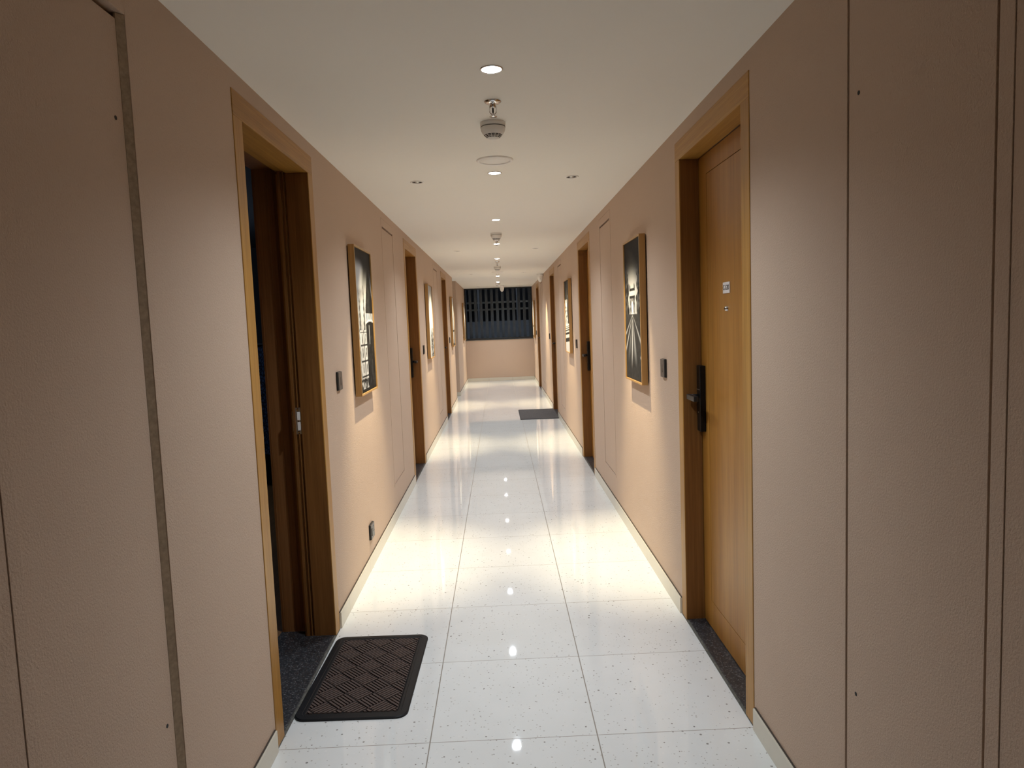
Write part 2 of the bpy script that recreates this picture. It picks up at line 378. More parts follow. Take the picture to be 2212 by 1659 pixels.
def door(n, s, k, label, opened=False, number=None):
    y = door_y(k); root = tag(empty('door_%d' % n, (0, y, 0)), label, 'door', kind='structure')
    wx = XR if s > 0 else -XL            # |x| of the wall face
    fx = wx - 0.003                      # frame stands 3 mm proud
    deep = 0.950 + (0.0 if s > 0 else -0.0)
    xback = wx + WT
    for ya, yb in ((0.0005, 0.083), (DOORW - 0.077, DOORW - 0.0005)):
        bm = BM(); box(bm, s * fx, s * deep, ya, yb, 0.0, 2.203, 0.0025)
        box(bm, s * deep, s * xback, ya - 0.0 if ya < 0.5 else yb - 0.062, ya + 0.062 if ya < 0.5 else yb, 0.0, 2.203)
        obj('frame_jamb', bm, mat_frame_v, root)
        yr = yb if ya < 0.5 else ya; sg_ = 1 if ya < 0.5 else -1
        bm = BM(); box(bm, s * (fx + 0.004), s * (deep - 0.0005), yr - 0.0005 * sg_, yr + 0.0012 * sg_, 0.002, 2.202); obj('darker_jamb_face', bm, mat_reveal, root)
    bm = BM(); box(bm, s * fx, s * deep, 0.0005, DOORW - 0.0005, 2.203, 2.2895, 0.0025); box(bm, s * deep, s * xback, 0.002, DOORW - 0.002, 2.215, 2.288)
    obj('frame_head', bm, mat_frame_h, root)
    bm = BM(); box(bm, s * (wx + 0.006), s * xback, 0.092, DOORW - 0.077, 0.0, 0.008, 0.002)
    box(bm, s * (wx - 0.004), s * (wx + 0.006), 0.0, DOORW, 0.0, 0.006, 0.001, 1)
    if opened: box(bm, s * xback, s * 1.13, 0.06, DOORW - 0.02, 0.0, 0.008)
    obj('threshold', bm, [mat_granite, mat_grout_strip], root)
    y0, y1 = 0.087, DOORW - 0.0825        # leaf
    if not opened:
        bm = BM(); xf, xb = deep, deep + 0.04
        gy0, gy1, gz0, gz1, g = y0 + 0.115, y1 - 0.115, 0.142, 2.110, 0.003
        # leaf built of rails around a groove so the groove is a real recess
        for q in ((y0, gy0, 0.012, 2.199), (gy1 + g, y1, 0.012, 2.199)): box(bm, s * xf, s * xb, q[0], q[1], q[2], q[3])
        box(bm, s * xf, s * xb, gy0 + g, gy1, gz0 + g, gz1)
        for q in ((gz1 + g, 2.199), (0.012, gz0)): box(bm, s * xf, s * xb, gy0, gy1 + g, q[0], q[1])
        box(bm, s * (xf + 0.004), s * (xb - 0.004), y0 + 0.01, y1 - 0.01, 0.02, 2.19, 0, 1)
        obj('door_leaf', bm, [mat_leaf, mat_groove], root)
        lever_lock(root, s, deep, y1)
    else:
        bm = BM()                          # leaf swung into the room against the near side
        box(bm, s * 0.995, s * 1.81, 0.066, 0.106, 0.014, 2.199, 0.002)
        obj('door_leaf', bm, mat_leaf, root)
        bm = BM(); box(bm, s * 1.735, s * 1.795, 0.106, 0.133, 0.94, 1.25, 0.004); lk = obj('door_lock', bm, mat_black, root)
        bm = BM(); tube(bm, [(s * 1.765, 0.133, 1.105), (s * 1.765, 0.168, 1.105)], 0.012); box(bm, s * 1.65, s * 1.78, 0.160, 0.182, 1.093, 1.117, 0.004)
        obj('lever_handle', bm, mat_gunmetal, lk)
        # moulded rebate of the far jamb
        bm = BM()
        yj = DOORW - 0.077
        for i, (xa, xb_, dy) in enumerate(((0.951, 0.959, 0.012), (0.961, 0.967, 0.004), (0.969, 0.975, 0.010), (0.977, 0.990, 0.001))):
            box(bm, s * xa, s * xb_, yj + dy, yj + 0.03, 0.0, 2.214, 0.001)
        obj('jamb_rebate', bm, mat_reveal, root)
        bm = BM(); box(bm, s * 0.952, s * 0.986, yj + 0.004, yj + 0.0065, 0.995, 1.122, 0.0008); sp = obj('strike_plate', bm, mat_steel, root)
        tag(sp, 'steel strike plate with two keeper boxes')
        bm = BM()
        for z0 in (1.014, 1.062): box(bm, s * 0.955, s * 0.969, yj + 0.001, yj + 0.0045, z0, z0 + 0.04, 0.001)
        obj('keeper', bm, mat_white, sp)
        bm = BM(); box(bm, s * 0.9855, s * 0.9895, yj - 0.012, yj + 0.006, 1.012, 1.106, 0.001); obj('strike_lip', bm, mat_chrome, sp)
        bm = BM()
        for z in (1.005, 1.112): tube(bm, [(s * 0.966, yj + 0.004, z), (s * 0.966, yj + 0.0025, z)], 0.0035)
        obj('screw', bm, mat_chrome, sp)
        # inner lining of the wall beyond the frame
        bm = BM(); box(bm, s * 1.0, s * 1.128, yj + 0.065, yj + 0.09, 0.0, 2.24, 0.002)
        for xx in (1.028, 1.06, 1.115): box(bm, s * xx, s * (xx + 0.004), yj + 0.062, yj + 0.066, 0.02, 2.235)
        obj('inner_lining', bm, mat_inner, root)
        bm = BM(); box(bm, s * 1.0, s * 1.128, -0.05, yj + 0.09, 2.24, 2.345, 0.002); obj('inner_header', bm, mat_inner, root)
    if number:
        xf = s * deep
        bm = BM(); box(bm, xf - s * 0.004, xf, 0.485, 0.568, 1.571, 1.617, 0.0008); plate = obj('number_plate', bm, mat_white_sign, root)
        tag(plate, 'white door number card reading %s' % number)
        cu_ = bpy.data.curves.new('lettering', 'FONT'); cu_.body = number; cu_.size = 0.030; cu_.align_x = 'CENTER'; cu_.align_y = 'CENTER'; cu_.extrude = 0.0004
        tmp = bpy.data.objects.new('lettering_curve', cu_); COL.objects.link(tmp)
        bpy.context.view_layer.update()
        me = bpy.data.meshes.new_from_object(tmp.evaluated_get(bpy.context.evaluated_depsgraph_get()))
        bpy.data.objects.remove(tmp)
        me.transform(Matrix(((0, 0, -s, xf - s * 0.0045), (-s, 0, 0, 0.5265), (0, 1, 0, 1.594), (0, 0, 0, 1))))
        me.materials.clear(); me.materials.append(mat_black)
        lt = bpy.data.objects.new('lettering', me); COL.objects.link(lt); lt.parent = plate
        bm = BM(); lathe(bm, [(0.0, 0.012), (0.006, 0.012), (0.0095, 0.009), (0.011, 0.0)], 20)
        bmesh.ops.rotate(bm, verts=bm.verts[:], cent=(0, 0, 0), matrix=Matrix.Rotation(-s * PI / 2, 3, 'Y'))
        bmesh.ops.translate(bm, verts=bm.verts[:], vec=(xf, 0.522, 1.508))
        ph = obj('peephole', bm, mat_chrome, root); tag(ph, 'chrome peephole')
        bm = BM(); tube(bm, [(xf - s * 0.0119, 0.522, 1.508), (xf - s * 0.0128, 0.522, 1.508)], 0.0045, 14); obj('peephole_lens', bm, mat_dark, ph)
    return root

door(1, -1, 0, 'open oak framed doorway on the left, nearest the viewer', opened=True)
door(2, -1, 1, 'second oak door on the left wall, closed, just past the gothic spires picture')
door(3, -1, 2, 'third oak door on the left wall, closed, before the side passage')
door(4, 1, 0, 'closed golden oak door on the right with number card and black lock, nearest the viewer', number='C-520')
door(5, 1, 1, 'second oak door on the right wall, closed, just past the night road picture')
door(6, 1, 2, 'third oak door on the right wall, closed, with the grey mat at its foot')
door(7, 1, 3, 'farthest oak door on the right wall, closed, beyond the corner camera')

# dark room glimpsed through the open door
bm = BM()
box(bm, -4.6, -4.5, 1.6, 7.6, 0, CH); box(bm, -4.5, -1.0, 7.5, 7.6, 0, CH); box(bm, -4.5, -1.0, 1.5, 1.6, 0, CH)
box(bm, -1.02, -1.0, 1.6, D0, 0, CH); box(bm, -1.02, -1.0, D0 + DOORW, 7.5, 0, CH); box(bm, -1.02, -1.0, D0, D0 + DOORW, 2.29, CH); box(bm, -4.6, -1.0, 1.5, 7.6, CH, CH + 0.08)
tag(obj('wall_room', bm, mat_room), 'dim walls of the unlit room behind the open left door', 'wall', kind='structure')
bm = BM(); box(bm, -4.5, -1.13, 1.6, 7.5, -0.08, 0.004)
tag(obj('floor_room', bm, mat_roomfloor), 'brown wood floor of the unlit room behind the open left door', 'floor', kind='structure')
bm = BM(); rows = []
for i in range(61):
    xx = -3.1 + i * 0.03; yy = 6.5 + 0.035 * math.sin(i * 0.9)
    rows.append([bm.verts.new((xx, yy, z)) for z in (0.35, 0.9, 1.36)])
for a, b_ in zip(rows, rows[1:]):
    for q in (0, 1):
        f = bm.faces.new((a[q], b_[q], b_[q + 1], a[q + 1])); f.smooth = True
bmesh.ops.solidify(bm, geom=bm.faces[:], thickness=0.01)
cur = empty('curtain', (-2.2, 6.5, 0))
cl = obj('fabric', bm, mat_curtain, cur); cl.location = (2.2, -6.5, 0)
bm = BM(); tube(bm, [(-1.0, 0, 1.37), (0.8, 0, 1.37)], 0.012); box(bm, -1.0, -0.98, -0.02, 0.02, 0.004, 1.37); box(bm, 0.78, 0.8, -0.02, 0.02, 0.004, 1.37)
obj('rail', bm, mat_dark, cur)
tag(cur, 'dark blue patterned curtain glimpsed through the gap of the open left door', 'curtain')
ld = bpy.data.lights.new('room_fill_light', 'POINT'); ld.energy = ROOM_FILL_W; ld.color = (0.6, 0.75, 1.0); ld.shadow_soft_size = 0.1  # added lamp with no fixture, so the curtain shows in the dark room
lo = bpy.data.objects.new('room_fill_light', ld); COL.objects.link(lo); lo.location = (-2.6, 5.2, 1.9)

# ------------------------------------------------------------------ access panels
def access_panel(s, k, label, recessed=False):
    wx = XR if s > 0 else -XL; y = panel_y(k); w, z0, z1 = 0.60, PAN[2], PAN[3]
    root = tag(empty('access_panel', (0, y, 0)), label, 'access panel', 'access panels set into the corridor walls')
    fx = wx - 0.0015; t_ = 0.038
    bm = BM()
    box(bm, s * fx, s * (wx + 0.05), 0.002, t_, z0 + 0.002, z1 - 0.002, 0.0012); box(bm, s * fx, s * (wx + 0.05), w - t_, w - 0.002, z0 + 0.002, z1 - 0.002, 0.0012)
    box(bm, s * fx, s * (wx + 0.05), t_, w - t_, z1 - 0.058, z1 - 0.002, 0.0012); box(bm, s * fx, s * (wx + 0.05), t_, w - t_, z0 + 0.002, z0 + 0.014, 0.0012)
    obj('panel_frame', bm, mat_wall, root)
    px = wx + (0.013 if recessed else 0.0005)
    bm = BM(); gn, gf, gt = 0.009, (0.003 if recessed else 0.006), 0.015
    box(bm, s * px, s * (wx + 0.045), t_ + gn, w - t_ - (0.0175 if recessed else gf), z0 + (0.017 if recessed else 0.023), z1 - 0.058 - gt, 0.001)
    obj('panel_board', bm, mat_wall, root)
    if recessed:
        bm = BM()                              # bevelled sealant bead between board and frame
        poly = [(w - t_ - 0.0005, 0.0), (w - t_ - 0.017, 0.0125), (w - t_ - 0.017, 0.0175), (w - t_ - 0.0005, 0.0175)]
        prism(bm, poly, lambda u, v, d: (s * (wx + v), u, d), z0 + 0.016, z1 - 0.0585)
        obj('edge_strip', bm, mat_edge, root)
    bm = BM(); box(bm, s * (wx + 0.0505), s * (wx + 0.056), 0.002, w - 0.002, z0 + 0.002, z1 - 0.002); obj('panel_shadow_backing', bm, mat_wall_dark, root)
    if k == 0:
        for z in (0.52, 1.99):
            bm = BM(); tube(bm, [(s * (px + 0.002), w - t_ - 0.052, z), (s * (px - 0.0008), w - t_ - 0.052, z)], [0.0052, 0.0052], 12); obj('latch_hole', bm, mat_dark, root)
    return root
access_panel(-1, 0, 'large wall access panel on the left in front of the open doorway', True)
access_panel(-1, 1, 'wall access panel on the left between the gothic spires picture and the second door')
access_panel(-1, 2, 'wall access panel on the left between the white skyline picture and the third door')
access_panel(1, 0, 'large wall access panel on the right in front of the numbered door')
access_panel(1, 1, 'wall access panel on the right between the night road picture and the second door')
access_panel(1, 2, 'wall access panel on the right between the striped steps picture and the third door')
access_panel(1, 3, 'farthest wall access panel on the right, under the corner camera')

# ------------------------------------------------------------------ doorbell plates and outlet
def bell_plate():
    root = empty('doorbell_plate')            # faces -x, back on x = 0
    bm = BM(); box(bm, -0.008, 0, -0.043, 0.043, -0.048, 0.048, 0.001); obj('back_box', bm, mat_plate_dark, root)
    bm = BM(); box(bm, -0.0142, -0.008, -0.040, 0.043, -0.047, 0.047, 0.0015); pl = obj('face_plate', bm, mat_plate, root)
    bm = BM()
    poly = [(-0.002, 0.02), (0.002, 0.02), (0.0035, 0.0), (0.007, -0.012), (0.012, -0.021), (-0.012, -0.021), (-0.007, -0.012), (-0.0035, 0.0)]
    prism(bm, poly, lambda u, v, d: (d, u, v), -0.0146, -0.0142); obj('bell_symbol', bm, mat_black, pl)
    bm = BM(); box(bm, -0.0145, -0.0142, -0.036, 0.039, -0.0245, -0.0238); obj('rocker_seam', bm, mat_black, pl)
    return root
bp = bell_plate()
SWY = [3.700 + PITCH * i for i in range(4)]
plates = [(1, SWY[0], 'dark doorbell plate on the right between the numbered door and the night road picture'),
          (-1, SWY[0], 'dark doorbell plate on the left between the open doorway and the gothic spires picture'),
          (1, SWY[1], 'dark doorbell plate on the right just past the second door'),
          (-1, SWY[1], 'dark doorbell plate on the left just past the second door'),
          (1, SWY[2], 'dark doorbell plate on the right just past the third door'),
          (-1, SWY[2], 'dark doorbell plate on the left just past the third door'),
          (1, SWY[3], 'dark doorbell plate on the right beside the farthest picture')]
for i, (s, y, lab) in enumerate(plates):
    o = bp if i == 0 else copy_tree(bp)
    o.location = (XR if s > 0 else XL, y, 1.214); o.rotation_euler = (0, 0, 0 if s > 0 else PI)
    tag(o, lab, 'doorbell', 'doorbell plates beside the doors')
ol = tag(empty('power_outlet', (XL, 4.335, 0.224)), 'dark power outlet low on the left wall under the gothic spires picture', 'outlet')
bm = BM(); box(bm, 0, 0.009, -0.055, 0.055, -0.046, 0.046, 0.001); obj('back_box', bm, mat_plate_dark, ol)
bm = BM(); box(bm, 0.009, 0.015, -0.053, 0.055, -0.045, 0.045, 0.0015); fp = obj('face_plate', bm, mat_plate, ol)
for y, z, w_ in ((0.03, 0.024, 0.004), (0.02, -0.006, 0.003), (0.04, -0.006, 0.003)):
    bm = BM(); tube(bm, [(0.0149, y, z), (0.0155, y, z)], w_, 12); obj('socket_hole', bm, mat_dark, fp)
bm = BM(); box(bm, 0.015, 0.018, -0.036, -0.016, -0.025, 0.02, 0.001); obj('rocker', bm, mat_plate, fp)

# ------------------------------------------------------------------ framed pictures
rng = np.random.RandomState(5)
def vnoise(u, v, n, m, seed):
    r = np.random.RandomState(seed); g = r.rand(n + 2, m + 2)
    x, y = np.clip(u, 0, 1) * n, np.clip(v, 0, 1) * m; i, j = x.astype(int), y.astype(int); a, b_ = x - i, y - j
    a, b_ = a * a * (3 - 2 * a), b_ * b_ * (3 - 2 * b_)
    return g[i, j] * (1 - a) * (1 - b_) + g[i + 1, j] * a * (1 - b_) + g[i, j + 1] * (1 - a) * b_ + g[i + 1, j + 1] * a * b_
def sm(a, b_, x): t_ = np.clip((x - a) / (b_ - a), 0, 1); return t_ * t_ * (3 - 2 * t_)
def over(c, m, val): return c * (1 - m) + m * val
def paint_spires(u, v):
    c = 0.05 + 0.62 * sm(0.90, 0.62, v); c *= 0.75 + 0.25 * vnoise(u, v, 3, 7, 1)
    cloud = sm(0.45, 0.1, np.abs(u - 0.18)) * sm(0.16, 0.05, np.abs(v - 0.80)); c = np.maximum(c, 0.62 * cloud)
    n = vnoise(u, v, 26, 60, 2)
    for uc, top, wd in ((0.20, 0.74, 0.05), (0.46, 0.76, 0.055), (0.08, 0.55, 0.05)):      # thin spires
        half = wd * np.clip((top - v) / 0.30, 0, 1) ** 0.8 + 0.008 * (v < top)
        half = half * (1 + 0.25 * np.sin(v * 120)); m = ((np.abs(u - uc) < half) & (v < top)).astype(float)
        c = over(c, m, np.where(u < uc, 0.05, 0.45) * (0.5 + n))
    fac = ((u > 0.14) & (u < 0.58) & (v < 0.44)).astype(float)                               # pale facade
    fv = 0.50 + 0.35 * vnoise(u, v, 8, 20, 3)
    for z in (0.42, 0.33, 0.325, 0.22, 0.215, 0.11, 0.105): fv = np.where(np.abs(v - z) < 0.004, 0.08, fv)
    for uc in (0.25, 0.46):
        for z0, z1 in ((0.24, 0.31), (0.135, 0.20), (0.03, 0.095), (0.345, 0.41)): fv = np.where((np.abs(u - uc) < 0.035) & (v > z0) & (v < z1), 0.15 + 0.4 * n, fv)
    fv = np.where(np.abs(u - 0.355) < 0.012, 0.05, fv); c = over(c, fac, fv)
    c = np.where((v < 0.1) & (n < 0.4), 0.05, c)
    half = 0.04 + 0.22 * np.clip((0.88 - v) / 0.30, 0, 1); half = np.where(v < 0.55, 0.27, half)
    m = ((np.abs(u - 0.80) < half) & (v < 0.88)).astype(float) + ((np.abs(u - 0.80) < 0.008) & (v < 0.93))
    tv = 0.028 + 0.06 * n * (vnoise(u, v, 9, 14, 8) > 0.45)
    band = (v > 0.50) & (v < 0.555); tv = np.where(band & (np.sin(u * 70) > -0.4), 0.75, tv); tv = np.where(np.abs(v - 0.505 + 0.25 * (u - 0.8) ** 2) < 0.008, 0.8, tv)
    tv = np.where((np.abs(u - 0.72) < 0.02) & (v > 0.33) & (v < 0.47), 0.5, tv); tv = np.where((np.abs(u - 0.83) < 0.012) & (v > 0.06) & (v < 0.22), 0.14, tv)
    c = over(c, np.clip(m, 0, 1), tv); c = np.where(v < 0.025, 0.03, c); c = np.where(u < 0.05, c * 0.25 * (v < 0.5) + c * (v >= 0.5), c)
    return c
def paint_road(u, v):
    n = vnoise(u, v, 24, 60, 11); n2 = vnoise(u, v, 9, 22, 12)
    c = 0.035 + 0.55 * sm(0.86, 0.62, v)
    tree = sm(0.0, 0.12, (0.86 - v)) * ((u < 0.30 - 0.12 * n2) | (u > 0.83 - 0.15 * n2)); c = over(c, tree * 1.0, 0.02 + 0.20 * n * (n2 > 0.4))
    m = ((np.abs(u - 0.47) < 0.17) & (v < 0.665) & (v > 0.47)).astype(float)
    tv = 0.08 + 0.35 * n; tv = np.where((np.abs(v - 0.655) < 0.01) | (np.abs(v - 0.60) < 0.008), 0.05, tv); tv = np.where((v > 0.612) & (v < 0.645), 0.6, tv)
    tv = np.where((np.abs(u - 0.47) < 0.055 * np.clip((0.575 - v) / 0.03, 0, 1)) & (v > 0.49), 0.95, tv); c = over(c, m, tv)
    for uc in (0.33, 0.61): c = np.where((np.abs(u - uc) < 0.03) & (v > 0.66) & (v < 0.70 - 0.6 * np.abs(u - uc)), 0.08, c)
    c = np.maximum(c, 0.9 * np.exp(-((u - 0.47) / 0.16) ** 2 - ((v - 0.475) / 0.018) ** 2))
    rd = (v < 0.475); ang = (u - 0.47) / np.maximum(0.475 - v, 1e-3)
    rv = 0.06 + 0.05 * n
    for a, w_, val in ((-0.28, 0.10, 0.9), (-1.8, 0.12, 0.8), (-3.2, 0.22, 0.7), (0.45, 0.28, 0.42), (2.4, 0.3, 0.5), (-0.9, 0.35, 0.25), (0.05, 0.05, 0.25), (0.2, 0.04, 0.3), (-0.08, 0.04, 0.3)):
        rv = np.maximum(rv, val * np.exp(-((ang - a) / w_) ** 2) * sm(0.02, 0.26, v))
    c = np.where(rd, rv, c); c = np.maximum(c, 0.6 * np.exp(-((u - 0.93) / 0.05) ** 2 - ((v - 0.17) / 0.012) ** 2))
    return c
def paint_skyline(u, v):
    c = 0.62 + 0.34 * sm(1.0, 0.55, v); n = vnoise(u, v, 20, 50, 21)
    prof = 0.36 - 0.34 * np.clip(0.55 - u, 0, 1) * 1.6 + 0.05 * (np.floor(u * 14) % 2)
    m = (v < prof).astype(float); c = over(c, m * (u > 0.3), 0.12 + 0.7 * n)
    c = np.where((np.abs(u - 0.62) < 0.02) & (v < 0.48) & (v > 0.3), 0.25, c)
    c = np.where((v < 0.26) & (u > 0.4) & (u < 0.9) & (n < 0.45), 0.1, c); return c
def paint_steps(u, v):
    n = vnoise(u, v, 16, 40, 31); c = 0.05 + 0.06 * n
    for vc in (0.93, 0.82, 0.74): c = np.maximum(c, 0.35 * np.exp(-((np.hypot((u - 0.65) / 1.3, v - vc) - 0.05) / 0.012) ** 2))
    m = ((u < 0.52 + 0.1 * (v < 0.5)) & (v < 0.74) & (v > 0.38)).astype(float); c = over(c, m * (n > 0.25), 0.35 + 0.6 * n)
    lo_ = (v < 0.40); sv = np.full_like(u, 0.82)
    for z, h_ in ((0.17, 0.028), (0.26, 0.015), (0.305, 0.009), (0.335, 0.006), (0.36, 0.004)): sv = np.where(np.abs(v - z - 0.03 * (u - 0.5)) < h_, 0.07, sv)
    return np.where(lo_, sv, c)
def paint_tower(u, v):
    c = 0.80 - 0.15 * vnoise(u, v, 4, 6, 41); n = vnoise(u, v, 14, 40, 42)
    half = 0.05 + 0.16 * sm(0.85, 0.1, v); c = np.where((np.abs(u - 0.7) < half) & (v < 0.9), 0.08 + 0.25 * n, c)
    c = np.where((v < 0.34) & (np.abs(v - 0.31) < 0.02), 0.1, c); return np.where(v < 0.05, 0.15, c)
def paint_plain(u, v): return 0.2 + 0.7 * sm(0.2, 0.8, v) * vnoise(u, v, 4, 8, 51)

mat_print, t, b = nt('monochrome_photo_print')
at = N(t, 'ShaderNodeVertexColor', layer_name='print'); t.links.new(at.outputs[0], b.inputs['Base Color']); b.inputs['Roughness'].default_value = 0.6; b.inputs['Specular IOR Level'].default_value = 0.12
def picture(s, y0, fn, label):
    w, z0, z1, dep, gap, bw = 0.532, 1.088, 1.962, 0.036, 0.007, 0.011
    wx = XR if s > 0 else XL
    root = tag(empty('framed_picture', (wx, y0, 0)), label, 'picture', 'framed monochrome pictures along the walls')
    X = lambda d: -s * d                       # distance off the wall, into the corridor
    bm = BM()
    for q in ((0, bw, z0, z1), (w - bw, w, z0, z1), (bw, w - bw, z0, z0 + bw), (bw, w - bw, z1 - bw, z1)):
        box(bm, X(gap), X(gap + dep), q[0], q[1], q[2], q[3], 0.001)
    obj('frame', bm, mat_pic, root)
    bm = BM(); box(bm, 0, X(gap), 0.05, w - 0.05, z1 - 0.09, z1 - 0.05); box(bm, 0, X(gap), 0.05, w - 0.05, z0 + 0.05, z0 + 0.09); box(bm, X(gap), X(gap + 0.006), bw, w - bw, z0 + bw, z1 - bw)
    obj('backing_board', bm, mat_dark, root)
    nu, nv = 90, 150
    bm = BM(); a, b_, c_, d_ = bw + 0.0008, w - bw - 0.0008, z0 + bw + 0.0008, z1 - bw - 0.0008
    g = [[bm.verts.new((X(gap + dep - 0.009), a + (b_ - a) * i / nu, c_ + (d_ - c_) * k / nv)) for k in range(nv + 1)] for i in range(nu + 1)]
    for i in range(nu):
        for k in range(nv): bm.faces.new((g[i][k], g[i + 1][k], g[i + 1][k + 1], g[i][k + 1]))
    o = obj('photo_print', bm, mat_print, root)
    box_bm = None
    U, V = np.meshgrid(np.arange(nu + 1) / nu, np.arange(nv + 1) / nv, indexing='ij')
    if s > 0: U = 1 - U
    val = np.clip(np.clip(fn(U, V), 0, 1) ** 1.35 * 0.72, 0.008, 0.62)
    ca = o.data.color_attributes.new('print', 'FLOAT_COLOR', 'POINT')
    colr = np.ones(((nu + 1) * (nv + 1), 4), dtype=np.float32); colr[:, :3] = val.reshape(-1, 1)
    ca.data.foreach_set('color', colr.ravel())
    md = o.modifiers.new('thickness', 'SOLIDIFY'); md.thickness = 0.003; md.offset = 0
PY = [4.097 + PITCH * i for i in range(4)]
picture(-1, PY[0], paint_spires, 'framed black and white print of gothic spires, nearest on the left wall')
picture(1, PY[0], paint_road, 'framed black and white print of a road with light trails, nearest on the right wall')
picture(-1, PY[1], paint_skyline, 'framed mostly white print with a grey skyline low down, second picture on the left wall')
picture(1, PY[1], paint_steps, 'framed print of white steps with dark stripes, second picture on the right wall')
picture(-1, PY[2], paint_tower, 'framed pale print with a dark tower, on the left wall before the side passage')
picture(-1, PY[3], paint_plain, 'framed picture on the left wall nearest the end window, seen edge-on')
picture(1, PY[3], paint_tower, 'framed picture on the right wall nearest the end window, seen edge-on')

# ------------------------------------------------------------------ ceiling fittings
def spot(name, parent, w_, col, ang, blend, z, r):
    l = bpy.data.lights.new(name, 'SPOT'); l.energy = w_; l.color = col; l.spot_size = math.radians(ang); l.spot_blend = blend; l.shadow_soft_size = r
    o = bpy.data.objects.new(name, l); COL.objects.link(o); o.parent = parent; o.location = (0, 0, z); return o
dl = empty('downlight')
bm = BM(); lathe(bm, [(0.0405, 0.0), (0.0405, -0.002), (0.037, -0.004), (0.0345, -0.0035), (0.0345, 0.0)], 40); obj('trim_ring', bm, mat_chrome, dl)
bm = BM(); lathe(bm, [(0.0345, -0.0005), (0.030, -0.004), (0.018, -0.006), (0.0, -0.0066)], 40); obj('lit_lens', bm, mat_lamp, dl)
spot('downlight_beam', dl, DOWN_W, DOWN_COL, DOWN_ANGLE, DOWN_BLEND, -0.012, 0.033)
DLY = [(2.515, 'round lit downlight nearest the viewer, before the sprinkler'),
       (4.209, 'second lit downlight, just beyond the round ceiling speaker'),
       (6.10, 'third lit downlight, before the second smoke detector'),
       (7.95, 'fourth lit downlight, just behind the second smoke detector'),
       (9.80, 'fifth lit downlight, before the small far sprinkler'),
       (11.60, 'sixth lit downlight, behind the third smoke detector'),
       (13.46, 'seventh lit downlight, behind the far sprinkler past the second speaker'),
       (15.47, 'eighth lit downlight, just before the farthest smoke detector'),
       (17.05, 'farthest lit downlight, beside the white camera before the end window')]
for i, (y, lab) in enumerate(DLY):
    o = dl if i == 0 else copy_tree(dl); o.location = (0.009 + 0.0006 * i, y, CH); tag(o, lab, 'ceiling light', 'lit downlights down the middle of the ceiling')
sp = empty('spotlight')
bm = BM(); lathe(bm, [(0.042, 0.0), (0.042, -0.003), (0.037, -0.005), (0.031, -0.004), (0.031, 0.0)], 32); obj('trim_ring', bm, mat_white, sp)
bm = BM(); lathe(bm, [(0.031, -0.0008), (0.0, -0.0008)], 32); obj('recess', bm, mat_dark, sp)
bm = BM(); lathe(bm, [(0.0, -0.006), (0.011, -0.005), (0.014, -0.0008)], 20); obj('bulb', bm, mat_steel, sp)
beam = spot('spotlight_beam', sp, SPOT_W, SPOT_COL, SPOT_ANGLE, SPOT_BLEND, -0.012, 0.012)
beam.rotation_euler = (0, math.radians(SPOT_TILT), 0)
SPY = [4.40, 8.60, 12.75, 16.95]
spl = ['in front of the nearest left picture', 'in front of the nearest right picture', 'in front of the second left picture', 'in front of the second right picture',
       'in front of the third left picture', 'over the bare right wall past the third door', 'in front of the farthest left picture', 'in front of the farthest right picture']
i = 0
for y in SPY:
    for x in (-0.462, 0.478):
        o = sp if i == 0 else copy_tree(sp); o.location = (x, y, CH); o.rotation_euler = (0, 0, 0 if x < 0 else PI)
        tag(o, 'small recessed warm spotlight in the ceiling ' + spl[i], 'spotlight', 'wall-washing spotlights beside the pictures'); i += 1
# sprinklers
sk = empty('fire_sprinkler')
bm = BM(); lathe(bm, [(0.012, -0.012), (0.024, -0.009), (0.034, -0.003), (0.034, 0.0)], 36); obj('escutcheon', bm, mat_chrome, sk)
bm = BM(); lathe(bm, [(0.012, -0.002), (0.012, -0.020), (0.009, -0.024), (0.0, -0.024)], 20)
for s in (-1, 1): tube(bm, [(s * 0.010, 0, -0.016), (s * 0.0135, 0, -0.028), (s * 0.012, 0, -0.042), (s * 0.003, 0, -0.053)], 0.0022, 8)
lathe(bm, [(0.0, -0.050), (0.004, -0.051), (0.004, -0.056), (0.0, -0.057)], 12); obj('sprinkler_body', bm, mat_chrome, sk)
bm = BM(); lathe(bm, [(0.0, -0.023), (0.003, -0.026), (0.0035, -0.04), (0.0, -0.052)], 12); obj('heat_bulb', bm, mat_dark, sk)
bm = BM(); lathe(bm, [(0.0, -0.055), (0.008, -0.056), (0.015, -0.058), (0.015, -0.0595), (0.0, -0.0590)], 24); obj('deflector', bm, mat_chrome, sk)
for i, (y, lab) in enumerate(((2.874, 'chrome fire sprinkler nearest the viewer, before the first smoke detector'), (7.62, 'chrome fire sprinkler just behind the second smoke detector'),
                              (10.29, 'chrome fire sprinkler just before the third smoke detector'), (12.95, 'chrome fire sprinkler past the second ceiling speaker'))):
    o = sk if i == 0 else copy_tree(sk); o.location = (0.010, y, CH); tag(o, lab, 'sprinkler', 'sprinklers down the middle of the ceiling')
